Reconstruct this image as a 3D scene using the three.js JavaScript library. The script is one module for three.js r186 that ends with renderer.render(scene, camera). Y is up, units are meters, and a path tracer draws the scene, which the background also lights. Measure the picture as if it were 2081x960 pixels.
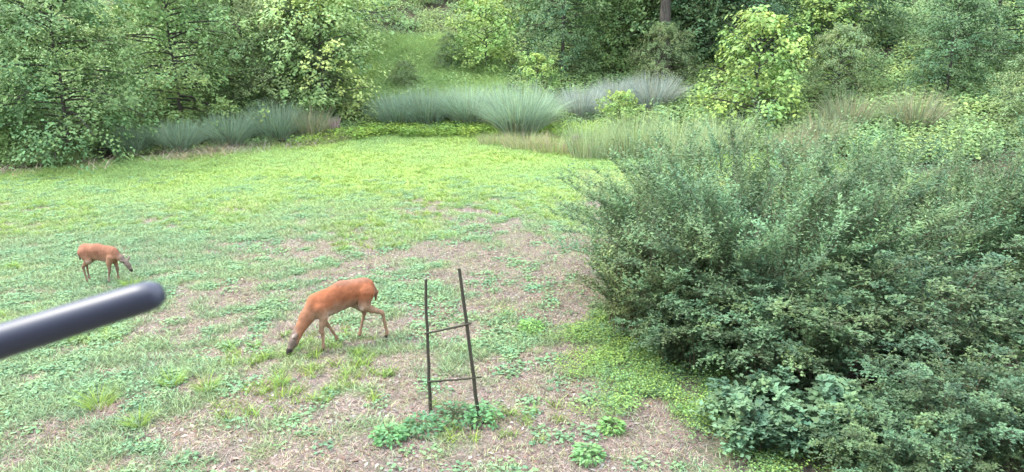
import * as THREE from 'three';
import { MarchingCubes } from 'three/addons/objects/MarchingCubes.js';
import { mergeGeometries } from 'three/addons/utils/BufferGeometryUtils.js';

// ---------------------------------------------------------------- camera, sky, sun, exposure
const scene = new THREE.Scene();
const camera = new THREE.PerspectiveCamera(38, 1024 / 472, 0.05, 600);
camera.position.set(0, 4.6, 0);
camera.rotation.set(THREE.MathUtils.degToRad(-15), 0, 0);
camera.focus = 13;
camera.userData.fStop = 7.5;

const renderer = new THREE.WebGLRenderer();
renderer.toneMapping = THREE.LinearToneMapping;
renderer.toneMappingExposure = 4.7;
renderer.shadowMap.enabled = true;

{ // an evenly clouded evening sky
  const W = 128, H = 64, d = new Float32Array(W * H * 4);
  for (let r = 0; r < H; r++) {
    const up = Math.sin(((r + 0.5) / H - 0.5) * Math.PI), k = up > 0 ? 0.72 + 0.28 * up : 0.5;
    for (let c = 0; c < W; c++) {
      const o = (r * W + c) * 4;
      d[o] = 0.93 * k; d[o + 1] = 1.0 * k; d[o + 2] = 1.1 * k; d[o + 3] = 1;
    }
  }
  const sky = new THREE.DataTexture(d, W, H, THREE.RGBAFormat, THREE.FloatType);
  sky.mapping = THREE.EquirectangularReflectionMapping; sky.magFilter = THREE.LinearFilter; sky.needsUpdate = true;
  scene.background = sky; scene.environment = sky;
}
const sun = new THREE.DirectionalLight(new THREE.Color(1, 0.95, 0.82), 1.5);
sun.name = 'sun'; sun.position.set(-32, 42, -25); sun.target.position.set(0, 0, -22);
sun.castShadow = true; sun.shadow.radius = 20; sun.shadow.mapSize.set(2048, 2048);
Object.assign(sun.shadow.camera, { left: -60, right: 60, top: 60, bottom: -60, near: 1, far: 160 });
scene.add(sun, sun.target);

// ---------------------------------------------------------------- helpers
const V = (x, y, z) => new THREE.Vector3(x, y, z), UP = V(0, 1, 0);
const rng = (s) => () => { s = (s + 0x6d2b79f5) | 0; let t = Math.imul(s ^ (s >>> 15), 1 | s); t = (t + Math.imul(t ^ (t >>> 7), 61 | t)) ^ t; return ((t ^ (t >>> 14)) >>> 0) / 4294967296; };
const clamp = THREE.MathUtils.clamp, lerp = THREE.MathUtils.lerp, sstep = (a, b, x) => { const t = clamp((x - a) / (b - a), 0, 1); return t * t * (3 - 2 * t); };
const hash = (x, y) => { let h = Math.imul(x | 0, 374761393) + Math.imul(y | 0, 668265263); h = Math.imul(h ^ (h >>> 13), 1274126177); return ((h ^ (h >>> 16)) >>> 0) / 4294967296; };
function vnoise(x, y) {
  const xi = Math.floor(x), yi = Math.floor(y), fx = x - xi, fy = y - yi, u = fx * fx * (3 - 2 * fx), v = fy * fy * (3 - 2 * fy);
  return lerp(lerp(hash(xi, yi), hash(xi + 1, yi), u), lerp(hash(xi, yi + 1), hash(xi + 1, yi + 1), u), v);
}
const fbm = (x, y, n = 4) => { let s = 0, a = 0.5, t = 0; for (let i = 0; i < n; i++) { s += a * vnoise(x, y); t += a; a *= 0.5; x = x * 2.03 + 17.1; y = y * 2.03 + 9.7; } return s / t; };

const taken = new Map();
function numbered(name) { const n = taken.get(name) ?? 0; taken.set(name, n + 1); return n ? name + '_' + String(n).padStart(3, '0') : name; }
function tag(o, label, category, group, kind) { o.userData.label = label; if (category) o.userData.category = category; if (group) o.userData.group = group; if (kind) o.userData.kind = kind; return o; }
function thing(name, label, category, [x, y, z], turn = 0, group) {
  const o = new THREE.Group(); o.name = numbered(name); o.position.set(x, y, z); o.rotation.y = turn; scene.add(o);
  return tag(o, label, category, group);
}
function part(name, geometry, material, parent) { const m = new THREE.Mesh(geometry, material); m.name = name; m.castShadow = m.receiveShadow = true; parent.add(m); return m; }

// terrain: a flat yard that rises gently, then the wooded bank
const edgeD = (x) => Math.max(x < 0 ? 24 : 19, 31 - Math.max(0, -x - 6) * 0.55 - Math.max(0, x - 6) * 0.9);
function gy(x, D) {
  let y = D < 31 ? 0.0035 * Math.max(0, D - 14) ** 2 : 1.0115 + 0.119 * (D - 31);
  const t = clamp(D - edgeD(x), 0, 70);
  y += 0.24 * t * t / (t + 4);
  return y + (fbm(x * 0.5 + 40, D * 0.5, 3) - 0.5) * 0.07;
}
// how worn the turf is at a place (0 lush, 1 bare)
const bump2 = (x, D, cx, cd, sx, sd) => Math.exp(-(((x - cx) / sx) ** 2) - ((D - cd) / sd) ** 2);
function worn(x, D) {
  let b = -0.01 + 0.34 * bump2(x, D, 0.5, 14, 1.9, 3.2) + 0.3 * bump2(x, D, 0.7, 8, 1.5, 1.9) + 0.16 * bump2(x, D, -2.4, 7, 2.4, 1.1)
    + 0.14 * bump2(x, D, -2.3, 20, 1.5, 0.9) + 0.1 * bump2(x, D, -4, 15, 3, 1.2) + 0.14 * bump2(x, D, -5.4, 12.4, 0.8, 0.5);
  b -= 0.34 * sstep(18, 26, D) + 0.06 * sstep(-3, -8, x);
  const n = 0.36 * fbm(x * 0.5 + 3, D * 0.7 + 8, 3) + 0.64 * fbm(x * 2.4 + 50, D * 3.2, 4);
  return clamp((n - 0.45 + b) * 5.5, 0, 1);
}

// ---------------------------------------------------------------- materials
function grainTexture(size, f, srgb = true) {
  const d = new Uint8Array(size * size * 4);
  for (let y = 0; y < size; y++) for (let x = 0; x < size; x++) {
    const v = f(x, y), o = (y * size + x) * 4;
    for (let c = 0; c < 3; c++) d[o + c] = clamp(Math.round(255 * (v.length ? v[c] : v)), 0, 255);
    d[o + 3] = 255;
  }
  const t = new THREE.DataTexture(d, size, size); t.wrapS = t.wrapT = THREE.RepeatWrapping; t.magFilter = THREE.LinearFilter; t.needsUpdate = true;
  if (srgb) t.colorSpace = THREE.SRGBColorSpace;
  return t;
}
const wrapNoise = (x, y, p, o) => { // tiles with period p
  const xi = Math.floor(x), yi = Math.floor(y), fx = x - xi, fy = y - yi, u = fx * fx * (3 - 2 * fx), v = fy * fy * (3 - 2 * fy), m = (a) => ((a % p) + p) % p;
  return lerp(lerp(hash(m(xi) + o, m(yi)), hash(m(xi + 1) + o, m(yi)), u), lerp(hash(m(xi) + o, m(yi + 1)), hash(m(xi + 1) + o, m(yi + 1)), u), v);
};
const soilAt = (x, y) => 0.3 * wrapNoise(x / 64, y / 64, 8, 1) + 0.3 * wrapNoise(x / 16, y / 16, 32, 90) + 0.4 * wrapNoise(x / 4, y / 4, 128, 300);
const soilMap = grainTexture(512, (x, y) => { const v = soilAt(x, y); return 0.62 + 0.55 * (v - 0.3); });
const soilBump = grainTexture(512, soilAt, false);
const barkAt = (x, y) => 0.6 * wrapNoise(x / 8, y / 64, 32, 7) + 0.4 * wrapNoise(x / 3.2, y / 12.8, 80, 21);
const barkMap = grainTexture(256, (x, y) => 0.45 + 0.6 * barkAt(x, y));
const barkBump = grainTexture(256, barkAt, false);
const groundMat = new THREE.MeshStandardMaterial({ name: 'soil', vertexColors: true, map: soilMap, bumpMap: soilBump, bumpScale: 0.03, roughness: 1 });
const barkMat = new THREE.MeshStandardMaterial({ name: 'bark', color: new THREE.Color().setRGB(0.13, 0.112, 0.1), map: barkMap, bumpMap: barkBump, bumpScale: 0.02, roughness: 0.95 });
const twigMat = new THREE.MeshStandardMaterial({ name: 'twig', color: new THREE.Color().setRGB(0.13, 0.1, 0.07), roughness: 0.9 });
const leafMat = new THREE.MeshPhysicalMaterial({ name: 'leaf', vertexColors: true, flatShading: true, roughness: 0.75, specularIntensity: 0.35, transmission: 0.4, thickness: 0, side: THREE.DoubleSide });
const grassMat = new THREE.MeshPhysicalMaterial({ name: 'grass_blade', vertexColors: true, flatShading: true, roughness: 0.8, specularIntensity: 0.3, transmission: 0.35, thickness: 0, side: THREE.DoubleSide });

// ---------------------------------------------------------------- leaf and tube builders
class Leaves {
  constructor() { this.p = []; this.c = []; this.i = []; }
  leaf(o, dir, nor, len, wid, r, g, b, fold = 0.25) { // two faces folded along the midrib
    let sx = dir.y * nor.z - dir.z * nor.y, sy = dir.z * nor.x - dir.x * nor.z, sz = dir.x * nor.y - dir.y * nor.x;
    const l = Math.hypot(sx, sy, sz) || 1, w = wid * 0.5 / l; sx *= w; sy *= w; sz *= w;
    const n = this.p.length / 3, m = 0.45 * len, up = fold * wid * 0.5;
    const mx = o.x + dir.x * m + nor.x * up, my = o.y + dir.y * m + nor.y * up, mz = o.z + dir.z * m + nor.z * up;
    this.p.push(o.x, o.y, o.z, mx + sx, my + sy, mz + sz, o.x + dir.x * len, o.y + dir.y * len, o.z + dir.z * len, mx - sx, my - sy, mz - sz);
    for (let k = 0; k < 4; k++) this.c.push(r, g, b);
    this.i.push(n, n + 1, n + 2, n, n + 2, n + 3);
  }
  blade(o, dir, bend, len, wid, r, g, b, segs = 3, az = 0) { // a tapering strip that arches over
    const n0 = this.p.length / 3, sx = Math.cos(az) * wid * 0.5, sz = Math.sin(az) * wid * 0.5;
    for (let k = 0; k <= segs; k++) {
      const t = k / segs, w = 1 - t * 0.92, px = o.x + dir.x * len * t + bend.x * t * t, py = o.y + dir.y * len * t + bend.y * t * t, pz = o.z + dir.z * len * t + bend.z * t * t;
      this.p.push(px - sx * w, py, pz - sz * w, px + sx * w, py, pz + sz * w);
      this.c.push(r, g, b, r, g, b);
      if (k) { const a = n0 + k * 2; this.i.push(a - 2, a - 1, a + 1, a - 2, a + 1, a); }
    }
  }
  geometry() {
    const g = new THREE.BufferGeometry();
    g.setAttribute('position', new THREE.Float32BufferAttribute(this.p, 3));
    g.setAttribute('color', new THREE.Float32BufferAttribute(this.c, 3));
    g.setIndex(this.i); return g;
  }
}
function tube(points, radii, sides = 5) { // tapered limb along points
  const p = [], n = [], uv = [], idx = [], a = V(), b = V(), t = V();
  let run = 0;
  points.forEach((c, k) => {
    t.subVectors(points[Math.min(k + 1, points.length - 1)], points[Math.max(k - 1, 0)]).normalize();
    a.crossVectors(t, Math.abs(t.y) > 0.9 ? V(1, 0, 0) : UP).normalize(); b.crossVectors(t, a);
    if (k) run += c.distanceTo(points[k - 1]);
    for (let s = 0; s <= sides; s++) {
      const th = (s / sides) * Math.PI * 2, x = Math.cos(th), y = Math.sin(th), nx = a.x * x + b.x * y, ny = a.y * x + b.y * y, nz = a.z * x + b.z * y;
      p.push(c.x + nx * radii[k], c.y + ny * radii[k], c.z + nz * radii[k]); n.push(nx, ny, nz); uv.push(s / sides * 2, run * 0.7);
    }
    if (k) for (let s = 0; s < sides; s++) { const q = (k - 1) * (sides + 1) + s, w = q + sides + 1; idx.push(q, q + 1, w, q + 1, w + 1, w); }
  });
  const e = p.length / 3, last = points.length - 1;
  p.push(points[last].x, points[last].y, points[last].z); n.push(t.x, t.y, t.z); uv.push(0, run);
  for (let s = 0; s < sides; s++) idx.push(last * (sides + 1) + s, last * (sides + 1) + s + 1, e);
  const g = new THREE.BufferGeometry();
  g.setAttribute('position', new THREE.Float32BufferAttribute(p, 3)); g.setAttribute('normal', new THREE.Float32BufferAttribute(n, 3)); g.setAttribute('uv', new THREE.Float32BufferAttribute(uv, 2));
  g.setIndex(idx); return g;
}
const tone = (c, R, v, hue = 0.12) => { const k = 1 + (R() - 0.5) * 2 * v, h = (R() - 0.5) * 2 * hue; return [c[0] * k * (1 + h), c[1] * k, c[2] * k * (1 - h)]; };

// a broadleaved tree: trunk, limbs and side shoots, leaves in flat layered sprays along the shoots
function treeGeometry(s) {
  const R = rng(s.seed), wood = [], L = new Leaves(), lean = s.lean ?? 0.03, la = R() * 6.28, n = 7, tp = [], tr = [];
  for (let k = 0; k <= n; k++) {
    const t = k / n, y = t * s.h * 0.92;
    tp.push(V(Math.cos(la) * lean * y + (R() - 0.5) * 0.03 * s.h * t, y - (k ? 0 : 0.25), Math.sin(la) * lean * y + (R() - 0.5) * 0.03 * s.h * t)); tr.push(s.trunk * (1.25 * (1 - t) ** 1.2 + 0.06 + (k ? 0 : 0.35)));
  }
  wood.push(tube(tp, tr, 8));
  const at = (y) => { const q = clamp(y / (s.h * 0.92), 0, 0.999) * n, k = Math.floor(q); return tp[k].clone().lerp(tp[k + 1], q - k); };
  let az = R() * 6.28;
  const d = V(), e = V(), nr = V(), o = V(), per = s.leaves / (s.limbs * (s.shoots + 1));
  for (let b = 0; b < s.limbs; b++) {
    const t = (b + R()) / s.limbs, y0 = s.bottom + (s.h * 0.95 - s.bottom) * t * 0.93, prof = s.profile ? s.profile(t) : Math.sqrt(Math.max(0.03, 1 - (t * 1.15 - 0.32) ** 2 * 1.6));
    az += 2.4 + (R() - 0.5) * 0.9;
    const len = s.radius * prof * (0.62 + 0.55 * R()), up = lerp(s.low ?? 0.1, 1.0, t * t) + (R() - 0.5) * 0.3, start = at(y0), pts = [], rad = [], shade = tone(s.color, R, 0.2, 0.13);
    const ca = Math.cos(az), sa = Math.sin(az);
    for (let k = 0; k <= 4; k++) {
      const q = k / 4;
      pts.push(V(start.x + ca * len * q + (R() - 0.5) * 0.09 * len * q, start.y + len * (up * q - (s.droop ?? 0.28) * q * q) + (R() - 0.5) * 0.05 * len * q, start.z + sa * len * q + (R() - 0.5) * 0.09 * len * q));
      rad.push((0.009 * len + 0.006) * (1 - 0.85 * q) + 0.003);
    }
    wood.push(tube(pts, rad, 4));
    for (let h = 0; h <= s.shoots; h++) { // side shoots left and right, and the limb's own end
      const q0 = h === s.shoots ? 0.55 : 0.2 + 0.75 * (h + R() * 0.8) / s.shoots, k = Math.min(3, Math.floor(q0 * 4)), from = pts[k].clone().lerp(pts[k + 1], q0 * 4 - k), side = h % 2 ? 1 : -1;
      const turn = h === s.shoots ? 0 : side * (0.6 + R() * 0.6), c2 = Math.cos(az + turn), s2 = Math.sin(az + turn), sl = h === s.shoots ? len * 0.5 : len * (0.5 - 0.28 * q0) * (0.6 + R() * 0.7) + 0.15, rise = (R() - 0.4) * 1.5;
      if (sl > 0.45 && h % 2) wood.push(tube([from, V(from.x + c2 * sl * 0.8, from.y + rise * sl * 0.5, from.z + s2 * sl * 0.8)], [0.012, 0.003], 3));
      const cnt = Math.max(3, Math.round(per * (0.5 + R())));
      for (let f = 0; f < cnt; f++) {
        const q = 0.1 + 0.95 * Math.pow(R(), 0.8), lr = (f % 2 ? 1 : -1) * (0.5 + R() * 1.0), sp = 0.22 * sl + s.leaf * 0.8;
        o.set(from.x + c2 * sl * q + (R() - 0.5) * sp, from.y + sl * (rise * q - 0.22 * q * q) + (R() - 0.5) * sp * 1.2, from.z + s2 * sl * q + (R() - 0.5) * sp);
        d.set(Math.cos(az + turn + lr), -0.15 - R() * 0.9, Math.sin(az + turn + lr)).normalize();
        nr.set((R() - 0.5) * 1.3 + ca * 0.5, 1, (R() - 0.5) * 1.3 + sa * 0.5); e.copy(d).multiplyScalar(nr.dot(d)); nr.sub(e).normalize();
        const c = tone(shade, R, 0.22, 0.08), z = s.leaf * (0.6 + 0.7 * R());
        L.leaf(o, d, nr, z, z * s.wide, c[0], c[1], c[2]);
      }
    }
  }
  return { trunk: mergeGeometries(wood), crown: L.geometry() };
}

// a many-stemmed shrub: stems arch up and out of the base, twigs along them carry small leaves
function shrubGeometry(s) {
  const R = rng(s.seed), wood = [], L = new Leaves(), o = V(), d = V(), nr = V(), e = V();
  const per = s.leaves / (s.stems * s.twigs);
  for (let b = 0; b < s.stems; b++) {
    const az = b * 2.39996 + (R() - 0.5) * 0.6, out = Math.sqrt((b + 0.5) / s.stems), el = Math.acos(clamp(out * 0.98, 0, 1)), k0 = 0.78 + 0.28 * R() + (R() < 0.15 ? 0.12 * R() : 0);
    const r0 = s.base * Math.sqrt(R()), ba = az + (R() - 0.5), p0 = V(Math.cos(ba) * r0, -0.08, Math.sin(ba) * r0);
    const rr = s.radius * Math.pow(Math.cos(el), 0.7) * k0, p2 = V(Math.cos(az) * rr, Math.max(0.12, s.h * (0.08 + 0.92 * Math.pow(Math.sin(el), 0.8) * (0.65 + 0.35 * R())) * k0), Math.sin(az) * rr);
    const fan = s.fan ?? 0, p1 = V(lerp(p0.x * 0.5 + p2.x * 0.3, (p0.x + p2.x) * 0.5, fan), lerp(p2.y * 0.85 + s.h * (s.arch ?? 0.12), p2.y * 0.5 + 0.06 * s.h, fan), lerp(p0.z * 0.5 + p2.z * 0.3, (p0.z + p2.z) * 0.5, fan));
    const on = (t, v = V()) => v.set((1 - t) ** 2 * p0.x + 2 * t * (1 - t) * p1.x + t * t * p2.x, (1 - t) ** 2 * p0.y + 2 * t * (1 - t) * p1.y + t * t * p2.y, (1 - t) ** 2 * p0.z + 2 * t * (1 - t) * p1.z + t * t * p2.z);
    wood.push(tube([0, 0.25, 0.5, 0.75, 1].map((t) => on(t)), [1, 0.8, 0.55, 0.35, 0.15].map((k) => k * s.stemR), 4));
    const shade = tone(s.color, R, 0.4, 0.12), a = V(), bdir = V();
    for (let h = 0; h < s.twigs; h++) {
      const t = s.bare + (1 - s.bare) * Math.pow((h + R()) / s.twigs, 0.85), from = on(t, a), ta = R() * 6.283, tl = s.twig * (0.5 + 0.9 * R()) * (1.15 - 0.45 * t);
      on(Math.min(1.02, t + 0.05), bdir).sub(from).normalize();
      const side = 0.85 - 0.4 * fan, tx = bdir.x * 0.75 + Math.cos(ta) * side, ty = bdir.y * 0.75 + 0.25 + 0.35 * fan + (R() - 0.5) * 0.4, tz = bdir.z * 0.75 + Math.sin(ta) * side, tn = 1 / Math.hypot(tx, ty, tz), sag = (s.sag ?? 0.35) * tl;
      if (h % 3 === 0) wood.push(tube([from.clone(), V(from.x + tx * tn * tl, from.y + ty * tn * tl - sag, from.z + tz * tn * tl)], [s.stemR * 0.3, s.stemR * 0.08], 3));
      const cnt = Math.max(4, Math.round(per * (0.6 + 0.8 * R()))), tw = tone(shade, R, 0.16, 0.06);
      for (let f = 0; f < cnt; f++) {
        const q = (f + R()) / cnt, sd = s.leaf * 0.35;
        o.set(from.x + tx * tn * tl * q + (R() - 0.5) * sd, from.y + ty * tn * tl * q - sag * q * q + (R() - 0.5) * sd, from.z + tz * tn * tl * q + (R() - 0.5) * sd);
        const la = R() * 6.283;
        d.set(tx * tn * 0.7 + Math.cos(la), ty * tn * 0.5 + (R() - 0.55) * 0.9, tz * tn * 0.7 + Math.sin(la)).normalize();
        nr.set((R() - 0.5) * 1.3, 1, (R() - 0.5) * 1.3); e.copy(d).multiplyScalar(nr.dot(d)); nr.sub(e).normalize();
        const c = tone(tw, R, 0.2, 0.06), z = s.leaf * (0.6 + 0.7 * R());
        L.leaf(o, d, nr, z, z * s.wide, c[0], c[1], c[2]);
      }
    }
  }
  return { stems: mergeGeometries(wood), foliage: L.geometry() };
}

// an ornamental grass clump: long arching blades from one crown
function clumpGeometry(s) {
  const R = rng(s.seed), L = new Leaves(), dry = new Leaves(), o = V(), d = V(), b = V();
  for (let k = 0; k < s.blades; k++) {
    const az = R() * 6.283, r = s.base * Math.sqrt(R()), out = Math.pow(R(), 0.7) * s.spread, isDry = R() < s.dry, len = s.h * (isDry && s.dry < 0.3 ? 0.35 + 0.35 * R() : s.loose ? 0.45 + 0.75 * R() : 0.8 + 0.4 * R());
    o.set(Math.cos(az + R() - 0.5) * r, -0.03, Math.sin(az + R() - 0.5) * r);
    d.set(Math.cos(az) * out * 0.75, 1 - 0.25 * out, Math.sin(az) * out * 0.75);
    b.set(Math.cos(az) * len * out * 0.3 + (R() - 0.5) * 0.12, -len * (0.06 + 0.5 * out * out * (0.5 + R())), Math.sin(az) * len * out * 0.3 + (R() - 0.5) * 0.12);
    const c = tone(isDry ? s.straw : s.color, R, 0.42, 0.14);
    (isDry ? dry : L).blade(o, d, b, len, s.width * (0.7 + 0.6 * R()), c[0], c[1], c[2], 3, R() * 3.14);
  }
  return { blades: L.geometry(), straw: s.dry ? dry.geometry() : null };
}

// ---------------------------------------------------------------- ground
{
  const xs = [], ds = [];
  for (let x = -140; x < -24; x += 4) xs.push(x);
  for (let x = -24; x < 24; x += 0.16) xs.push(x);
  for (let x = 24; x <= 140; x += 4) xs.push(x);
  for (let d = -30; d < 5; d += 2.5) ds.push(d);
  for (let d = 5; d < 34; d += 0.16) ds.push(d);
  for (let d = 34; d <= 150; d += 1.5) ds.push(d);
  const p = [], c = [], uv = [], idx = [], W = xs.length;
  const soil = [0.2, 0.153, 0.143], thatch = [0.25, 0.21, 0.18], turf = [0.22, 0.27, 0.14], lush = [0.25, 0.34, 0.1], litter = [0.1, 0.085, 0.05];
  for (const D of ds) for (const x of xs) {
    p.push(x, gy(x, D), -D); uv.push(x / 2, D / 2);
    const w = worn(x, D), n = fbm(x * 3 + 7, D * 3, 3), wood = sstep(0.2, 1.6, D - edgeD(x) + (n - 0.5) * 1.5), far = sstep(17, 24, D + (fbm(x * 0.4, D * 0.4 + 30, 2) - 0.5) * 6);
    for (let k = 0; k < 3; k++) {
      const dry = lerp(soil[k], thatch[k], clamp(n * 2 - 0.6, 0, 1)), green = lerp(turf[k], lush[k], far);
      c.push(lerp(lerp(green, dry, sstep(0.15, 0.75, w)), litter[k], wood));
    }
  }
  for (let j = 0; j + 1 < ds.length; j++) for (let i = 0; i + 1 < W; i++) { const a = j * W + i; idx.push(a, a + 1, a + W + 1, a, a + W + 1, a + W); }
  const g = new THREE.BufferGeometry();
  g.setAttribute('position', new THREE.Float32BufferAttribute(p, 3)); g.setAttribute('color', new THREE.Float32BufferAttribute(c, 3)); g.setAttribute('uv', new THREE.Float32BufferAttribute(uv, 2));
  g.setIndex(idx); g.computeVertexNormals();
  const m = part('ground', g, groundMat, scene);
  tag(m, 'patchy yard soil that rises into the wooded bank', null, null, 'structure');
}

// the house that the camera hangs on, behind it: it keeps the western half of the sky off the near yard
{
  const m = part('house_wall', new THREE.BoxGeometry(16, 7.4, 6), new THREE.MeshStandardMaterial({ name: 'siding', color: new THREE.Color().setRGB(0.32, 0.29, 0.25), roughness: 0.8 }), scene);
  m.position.set(0.5, 3.4, 4.8); tag(m, 'house wall behind the viewpoint', null, null, 'structure');
}

// ---------------------------------------------------------------- lawn cover (nobody could count it)
function scatter(name, label, category, geometry, material, list) { // list: [x, D, turn, size, colour, lift]
  const m = new THREE.InstancedMesh(geometry, material, list.length), q = new THREE.Quaternion(), mt = new THREE.Matrix4(), tilt = new THREE.Quaternion(), nrm = V(), col = new THREE.Color();
  list.forEach(([x, D, turn, size, c], i) => {
    nrm.set(gy(x - 0.2, D) - gy(x + 0.2, D), 0.4, gy(x, D + 0.2) - gy(x, D - 0.2)).normalize();
    tilt.setFromUnitVectors(UP, nrm); q.setFromAxisAngle(UP, turn).premultiply(tilt);
    mt.compose(V(x, gy(x, D) - 0.004, -D), q, V(size, size, size)); m.setMatrixAt(i, mt);
    if (c) m.setColorAt(i, col.setRGB(c[0], c[1], c[2]));
  });
  m.name = name; m.castShadow = m.receiveShadow = true; scene.add(m);
  return tag(m, label, category, null, 'stuff');
}
function turfPatch(seed, count, rad, hMin, hMax, wid, lie = 0) {
  const R = rng(seed), L = new Leaves(), o = V(), d = V(), b = V();
  for (let k = 0; k < count; k++) {
    const a = R() * 6.283, r = rad * Math.sqrt(R()), az = R() * 6.283, h = lerp(hMin, hMax, R()), k2 = 0.4 + 1.2 * R(), y = 0.9 + 0.2 * R();
    o.set(Math.cos(a) * r, 0, Math.sin(a) * r); d.set(Math.cos(az) * (0.5 + lie), 1 - lie * 0.93, Math.sin(az) * (0.5 + lie)); b.set(Math.cos(az) * h * 0.5, -h * 0.25 * (1 - lie), Math.sin(az) * h * 0.5);
    L.blade(o, d, b, h, wid * (0.7 + 0.6 * R()), k2 * y, k2, k2 * (2 - y), 2, R() * 3.14);
  }
  return L.geometry();
}
function weedPatch(seed, count, rad, leaf, wide, high) { // low broad leaves held level
  const R = rng(seed), L = new Leaves(), o = V(), d = V(), nr = V(), e = V();
  for (let k = 0; k < count; k++) {
    const a = R() * 6.283, r = rad * Math.sqrt(R()), az = R() * 6.283, z = leaf * (0.6 + 0.7 * R()), k2 = 0.6 + 0.8 * R();
    o.set(Math.cos(a) * r, high * (0.3 + 0.7 * R()), Math.sin(a) * r); d.set(Math.cos(az), 0.15 - 0.5 * R(), Math.sin(az)).normalize();
    nr.set((R() - 0.5) * 0.9, 1, (R() - 0.5) * 0.9); e.copy(d).multiplyScalar(nr.dot(d)); nr.sub(e).normalize();
    L.leaf(o, d, nr, z, z * wide, k2, k2, k2);
  }
  return L.geometry();
}
{
  const R = rng(11), turf = [], thin = [], straw = [], weed = [], tall = [], fallen = [];
  const half = (D) => 1.2 + D * 0.8;
  for (let k = 0; k < 90000; k++) {
    const D = 6.2 + 26 * Math.pow(R(), 0.75), x = (R() * 2 - 1) * half(D);
    if (D > edgeD(x) + 0.6 || (x > 2.2 && D < 25 && D > 6 && x > 1.4 + (D - 7) * 0.05 && R() < 0.85)) continue;
    const w = worn(x, D), far = sstep(16, 25, D), lush = fbm(x * 0.35 + 20, D * 0.45, 3), blue = 0.5 * fbm(x * 0.9 + 70, D * 0.9 + 5, 3) + 0.5 * fbm(x * 3 + 9, D * 3, 2), size = 0.8 + 0.5 * R();
    const c = tone([lerp(0.23, 0.295, far) * (0.75 + 0.6 * lush), lerp(0.32, 0.43, far) * (0.85 + 0.35 * lush), lerp(0.165, 0.145, far)], R, 0.16, 0.1);
    if (w < 0.42 && R() > w * 1.3) turf.push([x, D, R() * 6.28, size, c]);
    else if (R() < 0.55) thin.push([x, D, R() * 6.28, size, tone([0.27, 0.31, 0.18], R, 0.25, 0.12)]);
    if (R() < 0.4 + 0.5 * w - 0.35 * far) straw.push([x, D, R() * 6.28, size, tone(R() < 0.5 ? [0.31, 0.255, 0.225] : [0.235, 0.175, 0.16], R, 0.4, 0.08)]);
    if (blue > 0.55 && D < 24 && R() < 0.5 - 0.3 * w) weed.push([x, D, R() * 6.28, size, tone([0.16, 0.28, 0.14], R, 0.3, 0.12)]);
    if (D < 20 && R() < 0.05 + 0.1 * w) fallen.push([x, D, R() * 6.28, size, tone(R() < 0.5 ? [0.17, 0.11, 0.09] : [0.34, 0.29, 0.26], R, 0.4, 0.1)]);
    if (lush > 0.56 && R() < 0.1) tall.push([x, D, R() * 6.28, size, tone([0.24, 0.36, 0.08], R, 0.15, 0.1)]);
  }
  scatter('lawn_grass', 'short green grass covering the yard', 'grass', turfPatch(1, 34, 0.15, 0.03, 0.085, 0.012), grassMat, turf);
  scatter('thin_grass', 'sparse pale grass on the worn patches of the yard', 'grass', turfPatch(2, 12, 0.15, 0.03, 0.07, 0.011), grassMat, thin);
  scatter('dry_grass', 'dead straw and clippings lying on the bare soil', 'straw', turfPatch(3, 18, 0.17, 0.04, 0.13, 0.013, 0.93), grassMat, straw);
  scatter('lawn_weeds', 'low blue green broadleaf weeds spread through the lawn', 'weeds', weedPatch(4, 15, 0.12, 0.055, 0.75, 0.05), leafMat, weed);
  scatter('fallen_leaves', 'small dead leaves and chips strewn over the yard', 'leaf litter', weedPatch(10, 5, 0.16, 0.07, 0.5, 0.02), leafMat, fallen);
  scatter('tall_grass', 'longer yellow green grass tufts scattered in the lawn', 'grass', turfPatch(5, 34, 0.09, 0.07, 0.17, 0.01), grassMat, tall);
}
{ // weedy undergrowth on the bank and the bright strip along the foot of the big shrubs
  const R = rng(23), bank = [], strip = [], fern = weedPatch(6, 130, 0.55, 0.12, 0.55, 0.55);
  for (let k = 0; k < 11000; k++) {
    const D = 25 + 45 * Math.pow(R(), 1.3), x = (R() * 2 - 1) * (3 + D * 0.85), t = D - edgeD(x);
    if (t < 0.3 || (Math.abs(x + 4.4) < 3.2 && D > 34 && D < 45 && R() < 0.45)) continue;
    bank.push([x, D, R() * 6.28, (0.6 + 0.8 * R()) * (0.5 + 0.5 * sstep(0, 3, t)), tone([0.23, 0.35, 0.13], R, 0.25, 0.15)]);
  }
  const clearing = [];
  for (let k = 0; k < 2600; k++) {
    const D = 33.5 + 11 * R(), x = -4.2 + (R() * 2 - 1) * 3.6 + (D - 34) * -0.05;
    clearing.push([x, D, R() * 6.28, 0.8 + 0.6 * R(), tone([0.28, 0.43, 0.14], R, 0.2, 0.12)]);
  }
  scatter('bank_grass', 'light green long grass in the clearing behind the central grass row', 'grass', turfPatch(12, 60, 0.4, 0.35, 0.8, 0.03), grassMat, clearing);
  scatter('bank_undergrowth', 'leafy green undergrowth covering the wooded bank', 'undergrowth', fern, leafMat, bank);
  for (let k = 0; k < 1500; k++) {
    const D = 6.3 + 5.6 * R(), edge = lerp(2.35, 1.2, (D - 7) / 3.4), off = (R() + R() + R() - 1.5) * 1.5, x = edge + 0.42 + off * 0.85;
    if (fbm(x * 1.6 + 31, D * 1.6, 3) < 0.36 + 0.16 * Math.max(0, -off)) continue;
    strip.push([x, D, R() * 6.28, 0.35 + 0.6 * R() * R(), tone(R() < 0.65 ? [0.21, 0.34, 0.09] : [0.15, 0.27, 0.12], R, 0.25, 0.15)]);
  }
  scatter('shrub_foot_weeds', 'bright green low weeds along the foot of the big shrubs', 'weeds', weedPatch(7, 60, 0.3, 0.055, 0.6, 0.24), leafMat, strip);
}

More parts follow.
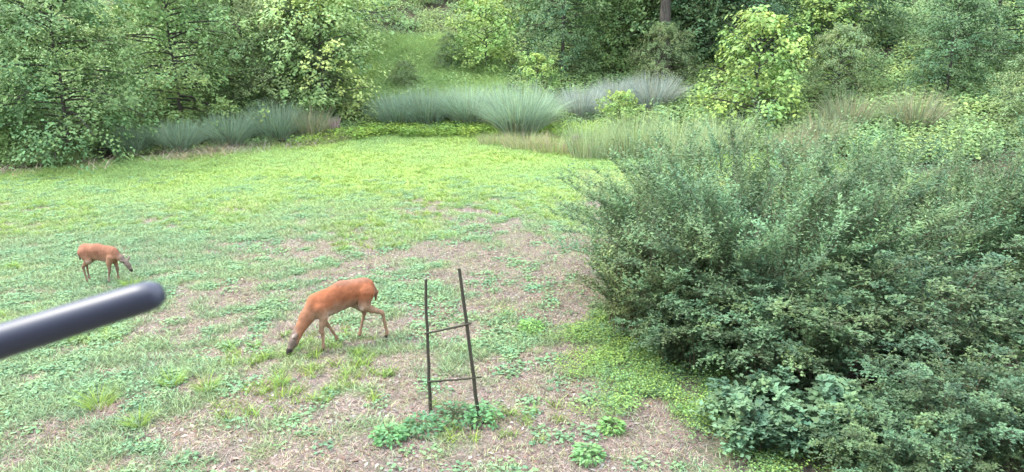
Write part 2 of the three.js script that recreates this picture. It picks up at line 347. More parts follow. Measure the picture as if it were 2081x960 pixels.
// ---------------------------------------------------------------- trees and shrubs of the bank
function plantTree(name, label, spec, x, D, group, scale = 1, turn = 0) {
  const g = spec.built ??= treeGeometry(spec), t = thing(name, label, 'tree', [x, gy(x, D), -D], turn, group);
  t.scale.setScalar(scale);
  part('trunk', g.trunk, barkMat, t); part('crown', g.crown, leafMat, t);
  return t;
}
const tall = (t) => 0.55 + 0.5 * Math.sin(Math.PI * Math.min(1, 0.2 + t * 0.85));
const SPEC = {
  broad: { seed: 101, h: 8, trunk: 0.07, bottom: 0.2, radius: 3.2, limbs: 80, shoots: 8, leaves: 24000, leaf: 0.145, wide: 0.6, color: [0.15, 0.255, 0.1], low: 0.1 },
  broadB: { seed: 102, h: 7.4, trunk: 0.07, bottom: 0.2, radius: 3.3, limbs: 76, shoots: 8, leaves: 22000, leaf: 0.145, wide: 0.62, color: [0.185, 0.3, 0.11], low: 0.05, droop: 0.36 },
  sapling: { seed: 103, h: 8.6, trunk: 0.05, bottom: 0.2, radius: 2.7, limbs: 64, shoots: 7, leaves: 14000, leaf: 0.16, wide: 0.72, color: [0.33, 0.45, 0.17], low: 0.35, droop: 0.15 },
  olive: { seed: 104, h: 5.2, trunk: 0.05, bottom: 0.15, radius: 2.5, limbs: 60, shoots: 7, leaves: 18000, leaf: 0.11, wide: 0.48, color: [0.19, 0.27, 0.12], low: 0.6, droop: 0.7 },
  lime: { seed: 105, h: 4.6, trunk: 0.035, bottom: 0.15, radius: 2.1, limbs: 40, shoots: 6, leaves: 4600, leaf: 0.17, wide: 0.7, color: [0.28, 0.41, 0.12], low: 0.4, droop: 0.15 },
  dark: { seed: 106, h: 9, trunk: 0.1, bottom: 0.3, radius: 3.0, limbs: 72, shoots: 8, leaves: 20000, leaf: 0.15, wide: 0.6, color: [0.12, 0.215, 0.1], low: 0.1 },
  forest: { seed: 107, h: 13, trunk: 0.15, bottom: 0.5, radius: 4.4, limbs: 72, shoots: 8, leaves: 8500, leaf: 0.29, wide: 0.6, color: [0.155, 0.255, 0.11], low: 0.15 },
  forestB: { seed: 108, h: 12, trunk: 0.14, bottom: 0.4, radius: 4.5, limbs: 72, shoots: 8, leaves: 8500, leaf: 0.3, wide: 0.6, color: [0.2, 0.31, 0.12], low: 0.1 },
  old: { seed: 109, h: 16, trunk: 0.3, bottom: 5.6, radius: 4.2, limbs: 44, shoots: 8, leaves: 9000, leaf: 0.22, wide: 0.6, color: [0.15, 0.25, 0.1], low: 0.1, lean: 0.035 },
};
const EDGE = [ // name, label, spec, x, D, size, turn
  ['shade_tree', 'broad leafy tree overhanging the lawn at its far left corner', 'broad', -17.2, 26.6, 1.0, 0.4],
  ['shade_tree', 'mid green spreading tree left of the blue green grass row', 'broadB', -14.6, 30.6, 1.05, 2.1],
  ['shade_tree', 'leafy tree out at the far left end of the lawn edge', 'broadB', -21.6, 27.2, 1.1, 4.0],
  ['arching_tree', 'olive green arching small tree between the left trees and the tall light sapling', 'olive', -10.4, 32.6, 1.1, 1.0],
  ['arching_tree', 'darker arching small tree just behind the left grass clumps', 'olive', -12.6, 33.4, 1.05, 3.3],
  ['light_sapling', 'tall pale yellow green sapling standing behind the lawn left of centre', 'sapling', -8.7, 32.3, 1.0, 0.2],
  ['light_sapling', 'pale sapling tree behind the left side of the tall yellow green one', 'sapling', -10.0, 35.0, 0.86, 2.7],
  ['lime_sapling', 'small lime green sapling on the grassy bank at top centre', 'lime', -1.5, 39.2, 0.95, 0.5],
  ['lime_sapling', 'little lime sapling just above the largest grass clump', 'lime', 1.2, 35.0, 0.6, 1.5],
  ['dark_tree', 'dark green narrow tree on the bank right of centre', 'dark', 2.7, 38.6, 0.9, 0.9],
  ['yellow_green_tree', 'yellow green tree between the dark tree and the thick grey trunk', 'broadB', 6.0, 40.5, 0.85, 5.0],
  ['arching_tree', 'olive arching small tree in front of the thick grey trunk', 'olive', 7.7, 36.0, 0.72, 0.7],
  ['arching_tree', 'low olive arching bush on the grassy clearing behind the central grass row', 'olive', -5.6, 36.6, 0.36, 1.7],
  ['arching_tree', 'low olive arching bush higher up in the grassy clearing', 'olive', -3.4, 39.6, 0.45, 5.2],
  ['lime_shrub', 'brightest lime green young tree behind the big grey green shrub', 'lime', 10.7, 30.6, 1.12, 2.2],
  ['lime_shrub', 'lime green young tree against the dark wood at upper right', 'lime', 15.4, 34.6, 0.95, 4.1],
  ['lime_shrub', 'small lime shrub among the lavender grasses right of centre', 'lime', 4.6, 29.6, 0.5, 3.1],
  ['bluish_tree', 'blue green bushy tree at the upper right end of the wood', 'dark', 18.6, 30.0, 0.62, 1.9],
  ['dark_tree', 'dark tree behind the two lime young trees at upper right', 'dark', 13.2, 38.0, 1.0, 2.9],
  ['dark_tree', 'dark tree right of the thick grey trunk', 'dark', 10.6, 39.5, 1.0, 4.4],
  ['dark_tree', 'dark tree at the upper right between lime and blue green trees', 'dark', 17.6, 37.0, 1.0, 0.1],
  ['dark_tree', 'dark tree outermost in the upper right corner', 'dark', 22.4, 33.0, 1.0, 3.6],
  ['shade_tree', 'mid green tree low at the far right edge of the wood', 'broad', 23.0, 27.6, 0.7, 5.2],
  ['arching_tree', 'olive arching small tree at the far right above the thicket', 'olive', 19.6, 25.6, 0.7, 2.0],
  ['arching_tree', 'olive arching small tree behind the tan meadow grass', 'olive', 14.6, 31.5, 0.7, 4.6],
];
for (const [n, l, s, x, D, k, t] of EDGE) plantTree(n, l, SPEC[s], x, D, null, k, t);
plantTree('old_tree', 'tall tree with a thick bare grey brown trunk on the bank', SPEC.old, 8.0, 37.4, null, 1, 1.2);
{
  const R = rng(77), rows = [[41, 6, 4.4], [47, 8, 5.4], [56, 10, 7.4]];
  rows.forEach(([D0, n, step], r) => {
    for (let k = 0; k < n; k++) {
      const x = (k - (n - 1) / 2) * step + (R() - 0.5) * step * 0.6, D = D0 + (R() - 0.5) * 3.5;
      if ((r === 0 && x > -10 && x < 2.5) || (r === 1 && x > -10 && x < 0)) continue;
      const right = x > 9 || (x < 1 && x > -7);
      plantTree('wood_tree', ['dark green crowded tree in the wood behind the bank', 'mid green crowded tree in the wood behind the bank'][right ? 0 : 1], right ? SPEC.forest : SPEC.forestB, x, D, 'trees filling the wood behind the bank', 0.75 + 0.3 * R() + r * 0.07, R() * 6.28);
    }
  });
}

// ornamental grasses, dry grass and pale tall grass along the lawn's far edge
const GRASS = {
  blue: { h: 1.75, base: 0.6, spread: 0.85, blades: 2300, width: 0.025, dry: 0.14, color: [0.27, 0.37, 0.265], straw: [0.33, 0.27, 0.2] },
  big: { h: 2.4, base: 0.75, spread: 0.82, blades: 3800, width: 0.025, dry: 0.2, color: [0.32, 0.43, 0.31], straw: [0.3, 0.24, 0.18] },
  tan: { h: 1.6, base: 0.5, spread: 0.7, blades: 1500, width: 0.02, dry: 0.35, color: [0.23, 0.3, 0.17], straw: [0.37, 0.31, 0.22], loose: true },
  lavender: { h: 1.7, base: 0.6, spread: 0.7, blades: 1900, width: 0.024, dry: 0.05, color: [0.37, 0.42, 0.38], straw: [0.34, 0.28, 0.22] },
  pale: { h: 1.6, base: 0.8, spread: 0.5, blades: 1300, width: 0.018, dry: 0.22, color: [0.32, 0.41, 0.22], straw: [0.48, 0.43, 0.3], loose: true },
  wheat: { h: 0.8, base: 0.9, spread: 0.7, blades: 1000, width: 0.016, dry: 0.42, color: [0.31, 0.39, 0.17], straw: [0.47, 0.4, 0.28], loose: true },
};
let clumpSeed = 900;
function plantClump(name, label, kind, x, D, k = 1, group) {
  const g = clumpGeometry({ ...GRASS[kind], seed: clumpSeed++ }), t = thing(name, label, 'grass clump', [x, gy(x, D), -D], 0, group);
  t.scale.set(k * 1.1, k, k * 1.1);
  part('blades', g.blades, grassMat, t); if (g.straw) part('dead_blades', g.straw, grassMat, t);
}
for (const a of [
  ['ornamental_grass', 'largest blue green grass clump with a dark base at the middle of the far lawn edge', 'big', 0.35, 31.3, 1.0],
  ['ornamental_grass', 'blue green grass clump just left of the largest clump', 'big', -2.0, 32.6, 0.8],
  ['ornamental_grass', 'blue green grass clump right of the tall pale sapling', 'blue', -4.0, 32.7, 1.05],
  ['ornamental_grass', 'leftmost blue green clump of the central grass row', 'blue', -5.4, 32.5, 0.95],
  ['ornamental_grass', 'grass clump with tan dead stalks in front of the pale sapling', 'tan', -8.9, 30.2, 1.0],
  ['ornamental_grass', 'blue green grass clump left of the one with tan dead stalks', 'blue', -10.2, 30.0, 0.95],
  ['ornamental_grass', 'soft blue green clump in the middle of the left grass row', 'blue', -11.9, 29.0, 0.8],
  ['ornamental_grass', 'low blue green clump second from the left in the grass row', 'blue', -13.6, 28.0, 0.75],
  ['ornamental_grass', 'small blue green clump at the left end of the grass row', 'blue', -15.2, 27.4, 0.7],
  ['ornamental_grass', 'greyish lavender grass clump right of the largest clump', 'lavender', 3.4, 33.4, 0.95],
  ['ornamental_grass', 'lavender tinged grass clump in front of the thick grey trunk', 'lavender', 6.9, 34.2, 1.1],
  ['ornamental_grass', 'greyish grass clump between the two lavender ones', 'lavender', 5.2, 34.6, 0.95],
  ['pale_grass', 'pale tall meadow grass at the right corner of the lawn', 'pale', 3.2, 27.4, 1.0],
  ['pale_grass', 'pale straw green tall grass left of the bright lime shrub', 'pale', 4.9, 27.6, 1.15],
  ['pale_grass', 'pale tall grass nearest the top of the big grey green shrub', 'pale', 6.4, 26.6, 1.15],
  ['pale_grass', 'pale tall grass at the foot of the bright lime shrub', 'pale', 8.6, 28.2, 1.05],
  ['wheat_grass', 'wheat coloured dry grass at the foot of the largest clump', 'wheat', 0.6, 28.9, 0.95],
  ['wheat_grass', 'wheat coloured dry grass beside the grey stump', 'wheat', 1.8, 28.3, 1.0],
  ['wheat_grass', 'low wheat coloured dry grass at the left end of the dry strip', 'wheat', -0.7, 29.5, 0.7],
  ['tan_meadow_grass', 'tan meadow grass behind the big shrub below the dark wood', 'tan', 12.4, 27.4, 1.05],
  ['tan_meadow_grass', 'tan meadow grass right of the bright lime shrub', 'tan', 14.0, 28.8, 1.1],
  ['tan_meadow_grass', 'tan meadow grass at the far right behind the shrub', 'tan', 16.2, 27.8, 1.15],
  ['tan_meadow_grass', 'greenish tan grass between the lime shrub and the big shrub', 'tan', 10.8, 26.2, 0.9],
]) plantClump(...a);
{ // bright low weeds and dead stalks along the lawn's far edge
  const R = rng(61), weeds = [], dead = [];
  for (let k = 0; k < 520; k++) {
    const x = -20 + 24 * R(), D = edgeD(x) - 0.5 + R() * 1.5, n = fbm(x * 0.6 + 11, 4, 2);
    if (x > -9 || n > 0.42) weeds.push([x, D, R() * 6.28, 0.7 + 0.8 * R(), tone([0.27, 0.42, 0.08], R, 0.2, 0.15)]);
    if (x < -7 && fbm(x * 0.9 + 5, D * 0.9, 2) > 0.54 && R() < 0.4) dead.push([x, D - 0.2, R() * 6.28, 1.2 + R(), tone([0.4, 0.33, 0.27], R, 0.3, 0.1)]);
  }
  scatter('edge_weeds', 'bright yellow green weeds along the far edge of the lawn', 'weeds', weedPatch(8, 80, 0.3, 0.08, 0.55, 0.32), leafMat, weeds);
  scatter('dead_stalks', 'pinkish tan dead stalks in front of the left grass row', 'dead grass', turfPatch(9, 30, 0.28, 0.08, 0.3, 0.01, 0.05), grassMat, dead);
}

// ---------------------------------------------------------------- the big shrubs on the right
function plantShrub(name, label, spec, x, D, turn = 0, k = 1) {
  const g = spec.built ??= shrubGeometry(spec), t = thing(name, label, 'shrub', [x, gy(x, D), -D], turn);
  t.scale.setScalar(k); part('stems', g.stems, twigMat, t); part('foliage', g.foliage, leafMat, t);
}
const fine = { fan: 0.6, h: 3.4, radius: 3.6, base: 1.8, stems: 320, twigs: 40, leaves: 180000, leaf: 0.067, wide: 0.38, twig: 0.5, stemR: 0.01, bare: 0.12, color: [0.135, 0.23, 0.11], sag: 0.0 };
const broadShrub = { h: 1.7, radius: 1.35, base: 0.5, stems: 90, twigs: 26, leaves: 32000, leaf: 0.056, wide: 0.55, twig: 0.28, stemR: 0.007, bare: 0.04, color: [0.115, 0.195, 0.095], sag: 0.5 };
plantShrub('fine_leaved_shrub', 'huge grey green fine leaved shrub with feathery arching twigs right of the lawn', { ...fine, seed: 301 }, 4.3, 11.9, 0, 1.04);
plantShrub('fine_leaved_shrub', 'grey green fine leaved shrub behind the right side of the huge one', { ...fine, seed: 302, radius: 3.0, stems: 190, leaves: 105000 }, 8.3, 12.8, 1);
plantShrub('fine_leaved_shrub', 'fine leaved shrub at the far right edge of the thicket', { ...fine, seed: 303, radius: 2.6, stems: 150, leaves: 75000 }, 10.4, 11.4, 2);
plantShrub('fine_leaved_shrub', 'smaller yellowish fine leaved shrub at the left front of the huge one', { ...fine, seed: 304, h: 2.1, radius: 1.55, base: 0.9, stems: 130, twigs: 34, leaves: 42000, color: [0.15, 0.22, 0.095] }, 2.55, 10.9, 3);
const darkA = { ...broadShrub, seed: 311 }, darkB = { ...broadShrub, seed: 312, h: 2.1, radius: 1.5, color: [0.115, 0.195, 0.1] }, round = { ...broadShrub, seed: 313, h: 0.75, radius: 0.7, stems: 36, twigs: 20, leaves: 6500, leaf: 0.075, wide: 0.75, color: [0.12, 0.215, 0.12] };
plantShrub('dark_shrub', 'low dark leafy shrub at the left foot of the huge shrub', darkA, 2.7, 9.6, 0.3, 0.85);
plantShrub('dark_shrub', 'dark leafy shrub in front of the huge fine leaved one', darkA, 3.9, 8.9, 2.2, 1.05);
plantShrub('dark_shrub', 'tall dark shrub below the right side of the thicket', darkB, 5.8, 8.8, 1.2, 1.05);
plantShrub('dark_shrub', 'dark shrub reaching the lower right corner', darkB, 5.0, 6.9, 4.2, 0.72);
plantShrub('dark_shrub', 'dark shrub outermost to the right of the thicket', darkB, 7.6, 8.4, 5.1, 1.05);
plantShrub('dark_shrub', 'dark shrub at the bottom right behind the corner one', darkA, 6.3, 6.9, 3.4, 0.9);
plantShrub('dark_shrub', 'dark leafy shrub rising out of the bottom of the picture', darkA, 4.0, 6.5, 0.9, 0.62);
plantShrub('round_leaved_shrub', 'small round leaved shrub low in front of the dark shrubs', round, 3.05, 7.5, 0, 1);
plantShrub('round_leaved_shrub', 'small bluish round leaved shrub beside the lower right corner', round, 4.05, 7.2, 2.5, 1.15);

// ---------------------------------------------------------------- weeds that stand out in the lawn
function tuft(name, label, x, D, h, color, broad) {
  const R = rng(Math.round(x * 100 + D * 1000)), L = new Leaves(), o = V(), d = V(), b = V(), nr = V(), e = V();
  for (let k = 0; k < (broad ? 170 : 130); k++) {
    const az = R() * 6.283, r = h * (broad ? 0.85 : 0.45) * Math.sqrt(R()), c = tone(color, R, 0.28, 0.12);
    o.set(Math.cos(az) * r, broad ? h * (0.15 + 0.85 * R() * (1 - r / h * 0.6)) : 0, Math.sin(az) * r);
    if (broad) {
      d.set(Math.cos(az + R() - 0.5), 0.2 - 0.6 * R(), Math.sin(az + R() - 0.5)).normalize(); nr.set((R() - 0.5) * 1.2, 1, (R() - 0.5) * 1.2); e.copy(d).multiplyScalar(nr.dot(d)); nr.sub(e).normalize();
      L.leaf(o, d, nr, 0.07 * (0.7 + 0.6 * R()), 0.042, c[0], c[1], c[2]);
      if (k % 3 === 0) L.blade(V(o.x * 0.15, 0, o.z * 0.15), V(o.x * 0.85, o.y, o.z * 0.85), V(0, 0, 0), 1, 0.006, c[0] * 0.8, c[1] * 0.8, c[2] * 0.8, 2, R() * 3.14);
    } else {
      const len = h * (0.6 + 0.6 * R()); d.set(Math.cos(az) * 0.35, 1, Math.sin(az) * 0.35); b.set(Math.cos(az) * len * 0.5, -len * 0.3, Math.sin(az) * len * 0.5);
      L.blade(o, d, b, len, 0.009, c[0], c[1], c[2], 3, R() * 3.14);
    }
  }
  const m = part(numbered(name), L.geometry(), broad ? leafMat : grassMat, scene);
  m.position.set(x, gy(x, D) - 0.01, -D); tag(m, label, broad ? 'weed' : 'grass tuft');
}
const gr = [0.24, 0.36, 0.08], gw = [0.13, 0.3, 0.12];
tuft('grass_tuft', 'tall bright grass tuft near the left edge below the dark rod', -5.55, 8.3, 0.36, gr);
tuft('grass_tuft', 'bright grass tuft right of the leftmost one in the near lawn', -4.85, 8.9, 0.26, gr);
tuft('grass_tuft', 'bright grass tuft in the near lawn left of the near deer', -4.3, 8.75, 0.26, gr);
tuft('grass_tuft', 'small bright grass tuft at the bottom left of the yard', -4.75, 7.8, 0.24, gr);
tuft('grass_tuft', 'bright grass tuft in front of the small far deer', -7.75, 13.2, 0.26, gr);
tuft('grass_tuft', 'bright grass tuft below the forelegs of the near deer', -3.3, 8.9, 0.2, gr);
tuft('leafy_weed', 'small bright leafy weed right of the stake frame', 0.33, 10.97, 0.22, [0.2, 0.38, 0.11], true);
tuft('leafy_weed', 'leafy weed on the bare soil at the bottom near the shrubs', 0.88, 7.1, 0.2, [0.17, 0.33, 0.13], true);
tuft('leafy_weed', 'leafy weed halfway between the bottom weed and the shrubs', 1.25, 7.75, 0.17, [0.17, 0.33, 0.1], true);
tuft('leafy_weed', 'dark leafy weed at the right foot of the stake frame', -0.38, 7.95, 0.26, gw, true);
tuft('leafy_weed', 'dark leafy weed between the feet of the two stakes', -0.75, 7.95, 0.3, [0.1, 0.22, 0.1], true);
tuft('leafy_weed', 'dark leafy weed at the left foot of the stake frame', -1.12, 7.7, 0.26, [0.1, 0.23, 0.11], true);
tuft('leafy_weed', 'low leafy weed spreading left of the stake frame', -1.5, 7.45, 0.22, gw, true);
tuft('grass_tuft', 'brownish grass tuft behind the feet of the two stakes', -0.8, 8.2, 0.3, [0.2, 0.22, 0.12]);

// ---------------------------------------------------------------- stake frame
{
  const t = thing('stake_frame', 'two dark wooden stakes joined by two thin crossbars, standing in the yard', 'plant support', [-0.75, gy(-0.75, 8.1), -8.1]);
  const wood = new THREE.MeshStandardMaterial({ name: 'weathered_wood', color: new THREE.Color().setRGB(0.085, 0.08, 0.055), map: barkMap, bumpMap: barkBump, bumpScale: 0.006, roughness: 0.9 });
  const R = rng(5);
  const stake = (x0, z0, x1, y1, z1, r) => { const p = [], q = []; for (let k = 0; k <= 9; k++) { const u = k / 9; p.push(V(lerp(x0, x1, u) + (R() - 0.5) * 0.012, lerp(-0.2, y1, u), lerp(z0, z1, u) + (R() - 0.5) * 0.012)); q.push(r * (1.05 - 0.2 * u) * (0.92 + 0.16 * R())); } return tube(p, q, 7); };
  part('stake', stake(-0.33, -0.06, -0.33, 1.87, -0.02, 0.023), wood, t);
  part('stake', stake(0.33, 0.02, 0.1, 2.02, 0.0, 0.024), wood, t);
  const bar = (a, b, r) => { const p = [], q = []; for (let k = 0; k <= 6; k++) { const v = a.clone().lerp(b, k / 6); v.y += Math.sin(k / 6 * Math.PI) * -0.006 + (R() - 0.5) * 0.006; p.push(v); q.push(r * (0.85 + 0.3 * R())); } return tube(p, q, 6); };
  part('crossbar', bar(V(-0.36, 1.16, 0.012), V(0.24, 1.31, 0.035), 0.013), wood, t);
  part('crossbar', bar(V(-0.35, 0.47, -0.02), V(0.36, 0.57, 0.045), 0.012), wood, t);
}
// ---------------------------------------------------------------- stump and pink weed at the far edge
{
  const t = thing('stump', 'short grey weathered stump in the dry grass at the right lawn corner', 'stump', [2.55, gy(2.55, 27.6), -27.6]);
  const grey = new THREE.MeshStandardMaterial({ name: 'grey_wood', color: new THREE.Color().setRGB(0.36, 0.31, 0.3), map: barkMap, bumpMap: barkBump, bumpScale: 0.02, roughness: 0.95 });
  part('bole', tube([V(0, -0.1, 0), V(0.01, 0.2, 0), V(0.02, 0.45, 0.01), V(0.03, 0.72, 0.02)], [0.26, 0.2, 0.19, 0.17], 10), grey, t);
  const R = rng(8), L = new Leaves();
  for (let k = 0; k < 240; k++) { const az = R() * 6.28, h = 0.35 + 0.55 * R(), c = tone([0.5, 0.34, 0.4], R, 0.25, 0.05); L.blade(V(Math.cos(az) * 0.2 * R(), 0, Math.sin(az) * 0.2 * R()), V(Math.cos(az) * 0.2, 1, Math.sin(az) * 0.2), V(0, -0.05, 0), h, 0.025, c[0], c[1], c[2], 2, R() * 3); }
  const m = part('pink_stalks', L.geometry(), grassMat, scene); m.position.set(-7.95, gy(-7.95, 30.9), -30.9); tag(m, 'pinkish dry stalks at the foot of the tall pale sapling', 'stalks');
}

// ---------------------------------------------------------------- deer
function deer(name, label, bones, colorAt, x, D, turn, k) {
  const N = 156, S = 0.92, CY = 0.5, mc = new MarchingCubes(N, new THREE.MeshBasicMaterial(), false, false, 120000), half = N / 2;
  mc.isolation = 0; mc.field.fill(-1);
  for (let iz = 0; iz < N; iz++) {
    const pz = (iz - half) / half * S; if (Math.abs(pz) > 0.34) continue;
    for (let iy = 0; iy < N; iy++) {
      const py = (iy - half) / half * S + CY; if (py < -0.05 || py > 1.12) continue;
      for (let ix = 0; ix < N; ix++) {
        const px = (ix - half) / half * S; let d = 1;
        for (const [a, b, ra, rb, kk, sq] of bones) {
          const bx = b[0] - a[0], by = b[1] - a[1], bz = b[2] - a[2], qx = px - a[0], qy = py - a[1], qz = pz - a[2], t = clamp((qx * bx + qy * by + qz * bz) / (bx * bx + by * by + bz * bz), 0, 1);
          const dx = qx - bx * t, dy = qy - by * t, dz = (qz - bz * t) * (sq ?? 1), e = Math.sqrt(dx * dx + dy * dy + dz * dz) - lerp(ra, rb, t);
          const h = clamp(0.5 + 0.5 * (d - e) / kk, 0, 1); d = lerp(d, e, h) - kk * h * (1 - h);
        }
        mc.field[ix + iy * N + iz * N * N] = -d;
      }
    }
  }
  mc.update();
  const n = mc.count, p = new Float32Array(mc.positionArray.subarray(0, n * 3)), nn = new Float32Array(mc.normalArray.subarray(0, n * 3)), c = new Float32Array(n * 3), R = rng(3);
  for (let i = 0; i < n; i++) {
    p[i * 3] *= S; p[i * 3 + 1] = p[i * 3 + 1] * S + CY; p[i * 3 + 2] *= S;
    const q = colorAt(p[i * 3], p[i * 3 + 1], p[i * 3 + 2]), m = 0.6 + 0.5 * fbm(p[i * 3] * 26 + 9, p[i * 3 + 1] * 26 + p[i * 3 + 2] * 20, 2) + 0.3 * fbm(p[i * 3] * 8 + 3, p[i * 3 + 1] * 8 + p[i * 3 + 2] * 6, 2);
    for (let j = 0; j < 3; j++) c[i * 3 + j] = q[j] * m;
  }
  const g = new THREE.BufferGeometry();
  g.setAttribute('position', new THREE.BufferAttribute(p, 3)); g.setAttribute('normal', new THREE.BufferAttribute(nn, 3)); g.setAttribute('color', new THREE.BufferAttribute(c, 3));
  const t = thing(name, label, 'deer', [x, gy(x, D), -D], turn); t.scale.set(k * 0.93, k, k);
  part('body', g, new THREE.MeshPhysicalMaterial({ name: 'fur', vertexColors: true, roughness: 0.85, specularIntensity: 0.3, sheen: 0.25, sheenColor: new THREE.Color(0.8, 0.6, 0.45), sheenRoughness: 0.6 }), t);
  return t;
}
const mix3 = (a, b, t) => [lerp(a[0], b[0], t), lerp(a[1], b[1], t), lerp(a[2], b[2], t)];
const RED = [0.225, 0.082, 0.04], TAN = [0.22, 0.14, 0.095], GREY = [0.13, 0.1, 0.085], WHITE = [0.42, 0.34, 0.29], BLACK = [0.03, 0.025, 0.025];
const eyeMat = new THREE.MeshPhysicalMaterial({ name: 'eye', color: new THREE.Color().setRGB(0.012, 0.01, 0.01), roughness: 0.15 });
function torso(f = 0) {
  return [[[-0.43, 0.81, 0], [-0.1, 0.8, 0], 0.16, 0.165, 0.06, 1.15], [[-0.1, 0.8, 0], [0.27, 0.74 - f, 0], 0.165, 0.165, 0.06, 1.2], [[-0.2, 0.7, 0], [0.25, 0.64 - f * 0.7, 0], 0.135, 0.145, 0.06, 1.2],
    [[0.2, 0.82 - f, 0], [0.34, 0.79 - f, 0], 0.1, 0.1, 0.06, 1.5], [[-0.5, 0.8, 0], [-0.54, 0.76, 0], 0.13, 0.1, 0.06, 1.1]];
}
const leg = (pts, z) => pts.slice(1).map((b, i) => [[pts[i][0], pts[i][1], z * (pts[i][3] ?? 1)], [b[0], b[1], z * (b[3] ?? 1)], pts[i][2], b[2], 0.025]);
{
  const bones = [...torso(0.055),
    [[0.32, 0.69, 0], [0.48, 0.52, 0], 0.145, 0.105, 0.05, 1.25], [[0.48, 0.52, 0], [0.645, 0.3, 0], 0.105, 0.072, 0.04, 1.15],
    [[0.645, 0.3, 0], [0.7, 0.2, 0], 0.074, 0.074, 0.03], [[0.7, 0.2, 0], [0.775, 0.08, 0], 0.066, 0.042, 0.03], [[0.775, 0.08, 0], [0.795, 0.045, 0], 0.042, 0.035, 0.02],
    [[0.645, 0.33, 0.05], [0.68, 0.37, 0.13], 0.022, 0.036, 0.015], [[0.68, 0.37, 0.13], [0.71, 0.42, 0.23], 0.036, 0.01, 0.01],
    [[0.655, 0.32, -0.05], [0.72, 0.33, -0.14], 0.022, 0.036, 0.015], [[0.72, 0.33, -0.14], [0.77, 0.35, -0.24], 0.036, 0.01, 0.01],
    ...leg([[0.3, 0.66, 0.1, 0.8], [0.25, 0.52, 0.062], [0.3, 0.31, 0.032], [0.285, 0.28, 0.026], [0.28, 0.09, 0.019], [0.285, 0.07, 0.023], [0.31, 0.015, 0.025]], -0.1),
    ...leg([[0.3, 0.66, 0.1, 0.8], [0.22, 0.52, 0.062], [0.16, 0.33, 0.031], [0.13, 0.3, 0.025], [0.02, 0.1, 0.019], [0.005, 0.075, 0.022], [0.01, 0.02, 0.024]], 0.1),
    ...leg([[-0.44, 0.76, 0.15, 0.7], [-0.4, 0.58, 0.088], [-0.52, 0.49, 0.05], [-0.68, 0.42, 0.032], [-0.7, 0.39, 0.027], [-0.75, 0.1, 0.02], [-0.755, 0.075, 0.023], [-0.735, 0.018, 0.025]], -0.1),
    ...leg([[-0.44, 0.76, 0.15, 0.7], [-0.32, 0.58, 0.088], [-0.4, 0.48, 0.05], [-0.47, 0.4, 0.032], [-0.465, 0.37, 0.027], [-0.38, 0.1, 0.02], [-0.375, 0.075, 0.023], [-0.35, 0.018, 0.025]], 0.1),
    [[-0.57, 0.83, 0], [-0.64, 0.72, 0], 0.035, 0.035, 0.03], [[-0.64, 0.72, 0], [-0.635, 0.6, 0], 0.035, 0.015, 0.02]];
  const color = (x, y, z) => {
    let c = mix3(TAN, RED, sstep(0.56, 0.74, y + 0.05 * x));
    if (x < 0.2 && x > -0.36 && y < 0.66) c = mix3(c, WHITE, 0.55 * sstep(0.62, 0.55, y));
    if (y < 0.5) c = mix3(c, TAN, sstep(0.5, 0.4, y));
    if (x > 0.36) c = mix3(c, mix3(RED, TAN, 0.4), sstep(0.36, 0.5, x));
    if (x > 0.62) c = mix3(c, GREY, sstep(0.62, 0.7, x));
    if (x > 0.75 && y < 0.12) c = BLACK;
    if (Math.abs(z) > 0.085 && x > 0.6) c = mix3(GREY, WHITE, 0.2);
    if (y > 0.9) c = mix3(c, GREY, 0.45 * sstep(0.9, 0.97, y));
    if (x > -0.3 && x < 0.1 && y < 0.78) c = mix3(c, TAN, 0.5 * sstep(0.78, 0.66, y));
    if (x < -0.6 && y > 0.56) c = mix3(RED, GREY, 0.5);
    if (y < 0.045 && x < 0.5) c = BLACK;
    return c;
  };
  const t = deer('deer', 'reddish brown deer grazing head down in the middle of the yard', bones, color, -2.8, 10.3, THREE.MathUtils.degToRad(211), 1.1);
  for (const s of [-1, 1]) { const e = part('eye', new THREE.SphereGeometry(0.016, 10, 8), eyeMat, t); e.position.set(0.712, 0.215, s * 0.06); }
}
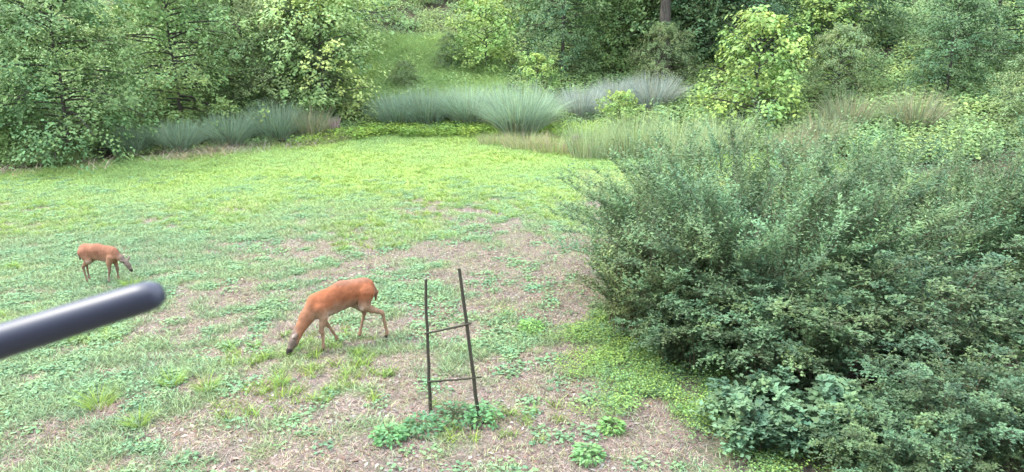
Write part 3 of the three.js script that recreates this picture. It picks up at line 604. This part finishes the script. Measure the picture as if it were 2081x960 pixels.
{
  const bones = [...torso(),
    [[0.33, 0.74, 0], [0.52, 0.62, 0], 0.12, 0.08, 0.05, 1.25], [[0.52, 0.62, 0], [0.64, 0.52, 0], 0.08, 0.06, 0.04, 1.1],
    [[0.64, 0.52, 0], [0.69, 0.45, 0], 0.064, 0.062, 0.03], [[0.69, 0.45, 0], [0.75, 0.34, 0], 0.056, 0.035, 0.03], [[0.75, 0.34, 0], [0.765, 0.305, 0], 0.035, 0.028, 0.02],
    [[0.63, 0.55, 0.05], [0.63, 0.59, 0.14], 0.02, 0.03, 0.015], [[0.63, 0.59, 0.14], [0.62, 0.63, 0.2], 0.03, 0.008, 0.01],
    [[0.63, 0.55, -0.05], [0.63, 0.59, -0.14], 0.02, 0.03, 0.015], [[0.63, 0.59, -0.14], [0.62, 0.63, -0.2], 0.03, 0.008, 0.01],
    ...leg([[0.3, 0.66, 0.1, 0.8], [0.25, 0.52, 0.062], [0.29, 0.31, 0.032], [0.28, 0.28, 0.026], [0.27, 0.09, 0.019], [0.275, 0.07, 0.023], [0.3, 0.015, 0.025]], -0.1),
    ...leg([[0.3, 0.66, 0.1, 0.8], [0.24, 0.52, 0.062], [0.22, 0.31, 0.031], [0.2, 0.28, 0.025], [0.16, 0.1, 0.019], [0.16, 0.075, 0.022], [0.185, 0.018, 0.024]], 0.1),
    ...leg([[-0.44, 0.76, 0.15, 0.7], [-0.34, 0.58, 0.088], [-0.43, 0.48, 0.05], [-0.51, 0.4, 0.032], [-0.51, 0.37, 0.027], [-0.47, 0.1, 0.02], [-0.465, 0.075, 0.023], [-0.44, 0.018, 0.025]], 0.1),
    ...leg([[-0.44, 0.76, 0.15, 0.7], [-0.36, 0.58, 0.088], [-0.46, 0.48, 0.05], [-0.57, 0.4, 0.032], [-0.575, 0.37, 0.027], [-0.57, 0.1, 0.02], [-0.565, 0.075, 0.023], [-0.54, 0.018, 0.025]], -0.1),
    [[-0.57, 0.83, 0], [-0.64, 0.72, 0], 0.035, 0.035, 0.03], [[-0.64, 0.72, 0], [-0.645, 0.56, 0], 0.035, 0.018, 0.02]];
  const color = (x, y, z) => {
    let c = mix3(mix3(TAN, RED, 0.35), mix3(RED, GREY, 0.35), sstep(0.62, 0.8, y));
    if (x < 0.2 && x > -0.36 && y < 0.66) c = mix3(c, WHITE, 0.5 * sstep(0.62, 0.55, y));
    if (y < 0.5) c = mix3(c, GREY, 0.6 * sstep(0.5, 0.4, y));
    if (x > 0.42) c = mix3(c, GREY, sstep(0.42, 0.6, x));
    if (x > 0.73 && y < 0.36) c = BLACK;
    if (x < -0.61 && y > 0.5 && y < 0.74) c = mix3(GREY, BLACK, 0.6);
    if (y < 0.045) c = BLACK;
    return c;
  };
  const t = deer('deer', 'smaller red brown deer browsing at the left edge behind the dark rod', bones, color, -8.42, 13.5, THREE.MathUtils.degToRad(-6), 0.84);
  for (const s of [-1, 1]) { const e = part('eye', new THREE.SphereGeometry(0.016, 10, 8), eyeMat, t); e.position.set(0.69, 0.465, s * 0.053); }
}

// ---------------------------------------------------------------- the rod close to the camera
{
  const plastic = new THREE.MeshPhysicalMaterial({ name: 'dark_plastic', color: new THREE.Color().setRGB(0.028, 0.034, 0.064), roughness: 0.45 });
  const at = (x, y, d) => V(x, y, -d).applyAxisAngle(V(1, 0, 0), -Math.PI / 12).add(V(0, 4.6, 0)); // it belongs to the mount up on the house
  const tip = at(-0.229, -0.0365, 0.45), root = at(-0.43, -0.1, 0.43), dir = tip.clone().sub(root), len = dir.length();
  const t = thing('antenna', 'dark blue grey plastic antenna rod jutting in close at the left', 'antenna', root.toArray());
  t.quaternion.setFromUnitVectors(UP, dir.normalize());
  const prof = [[0.0001, 0], [0.0105, 0.001], [0.0118, 0.004], [0.0118, 0.03], [0.0112, len * 0.6], [0.0103, len - 0.014], [0.0092, len - 0.006], [0.0062, len - 0.0012], [0.0001, len]].map(([r, y]) => new THREE.Vector2(r, y));
  part('rod', new THREE.LatheGeometry(prof, 40), plastic, t);
  const hinge = part('hinge', new THREE.CylinderGeometry(0.009, 0.009, 0.03, 20), plastic, t); hinge.rotation.x = Math.PI / 2; hinge.position.y = -0.006;
}
renderer.render(scene, camera);
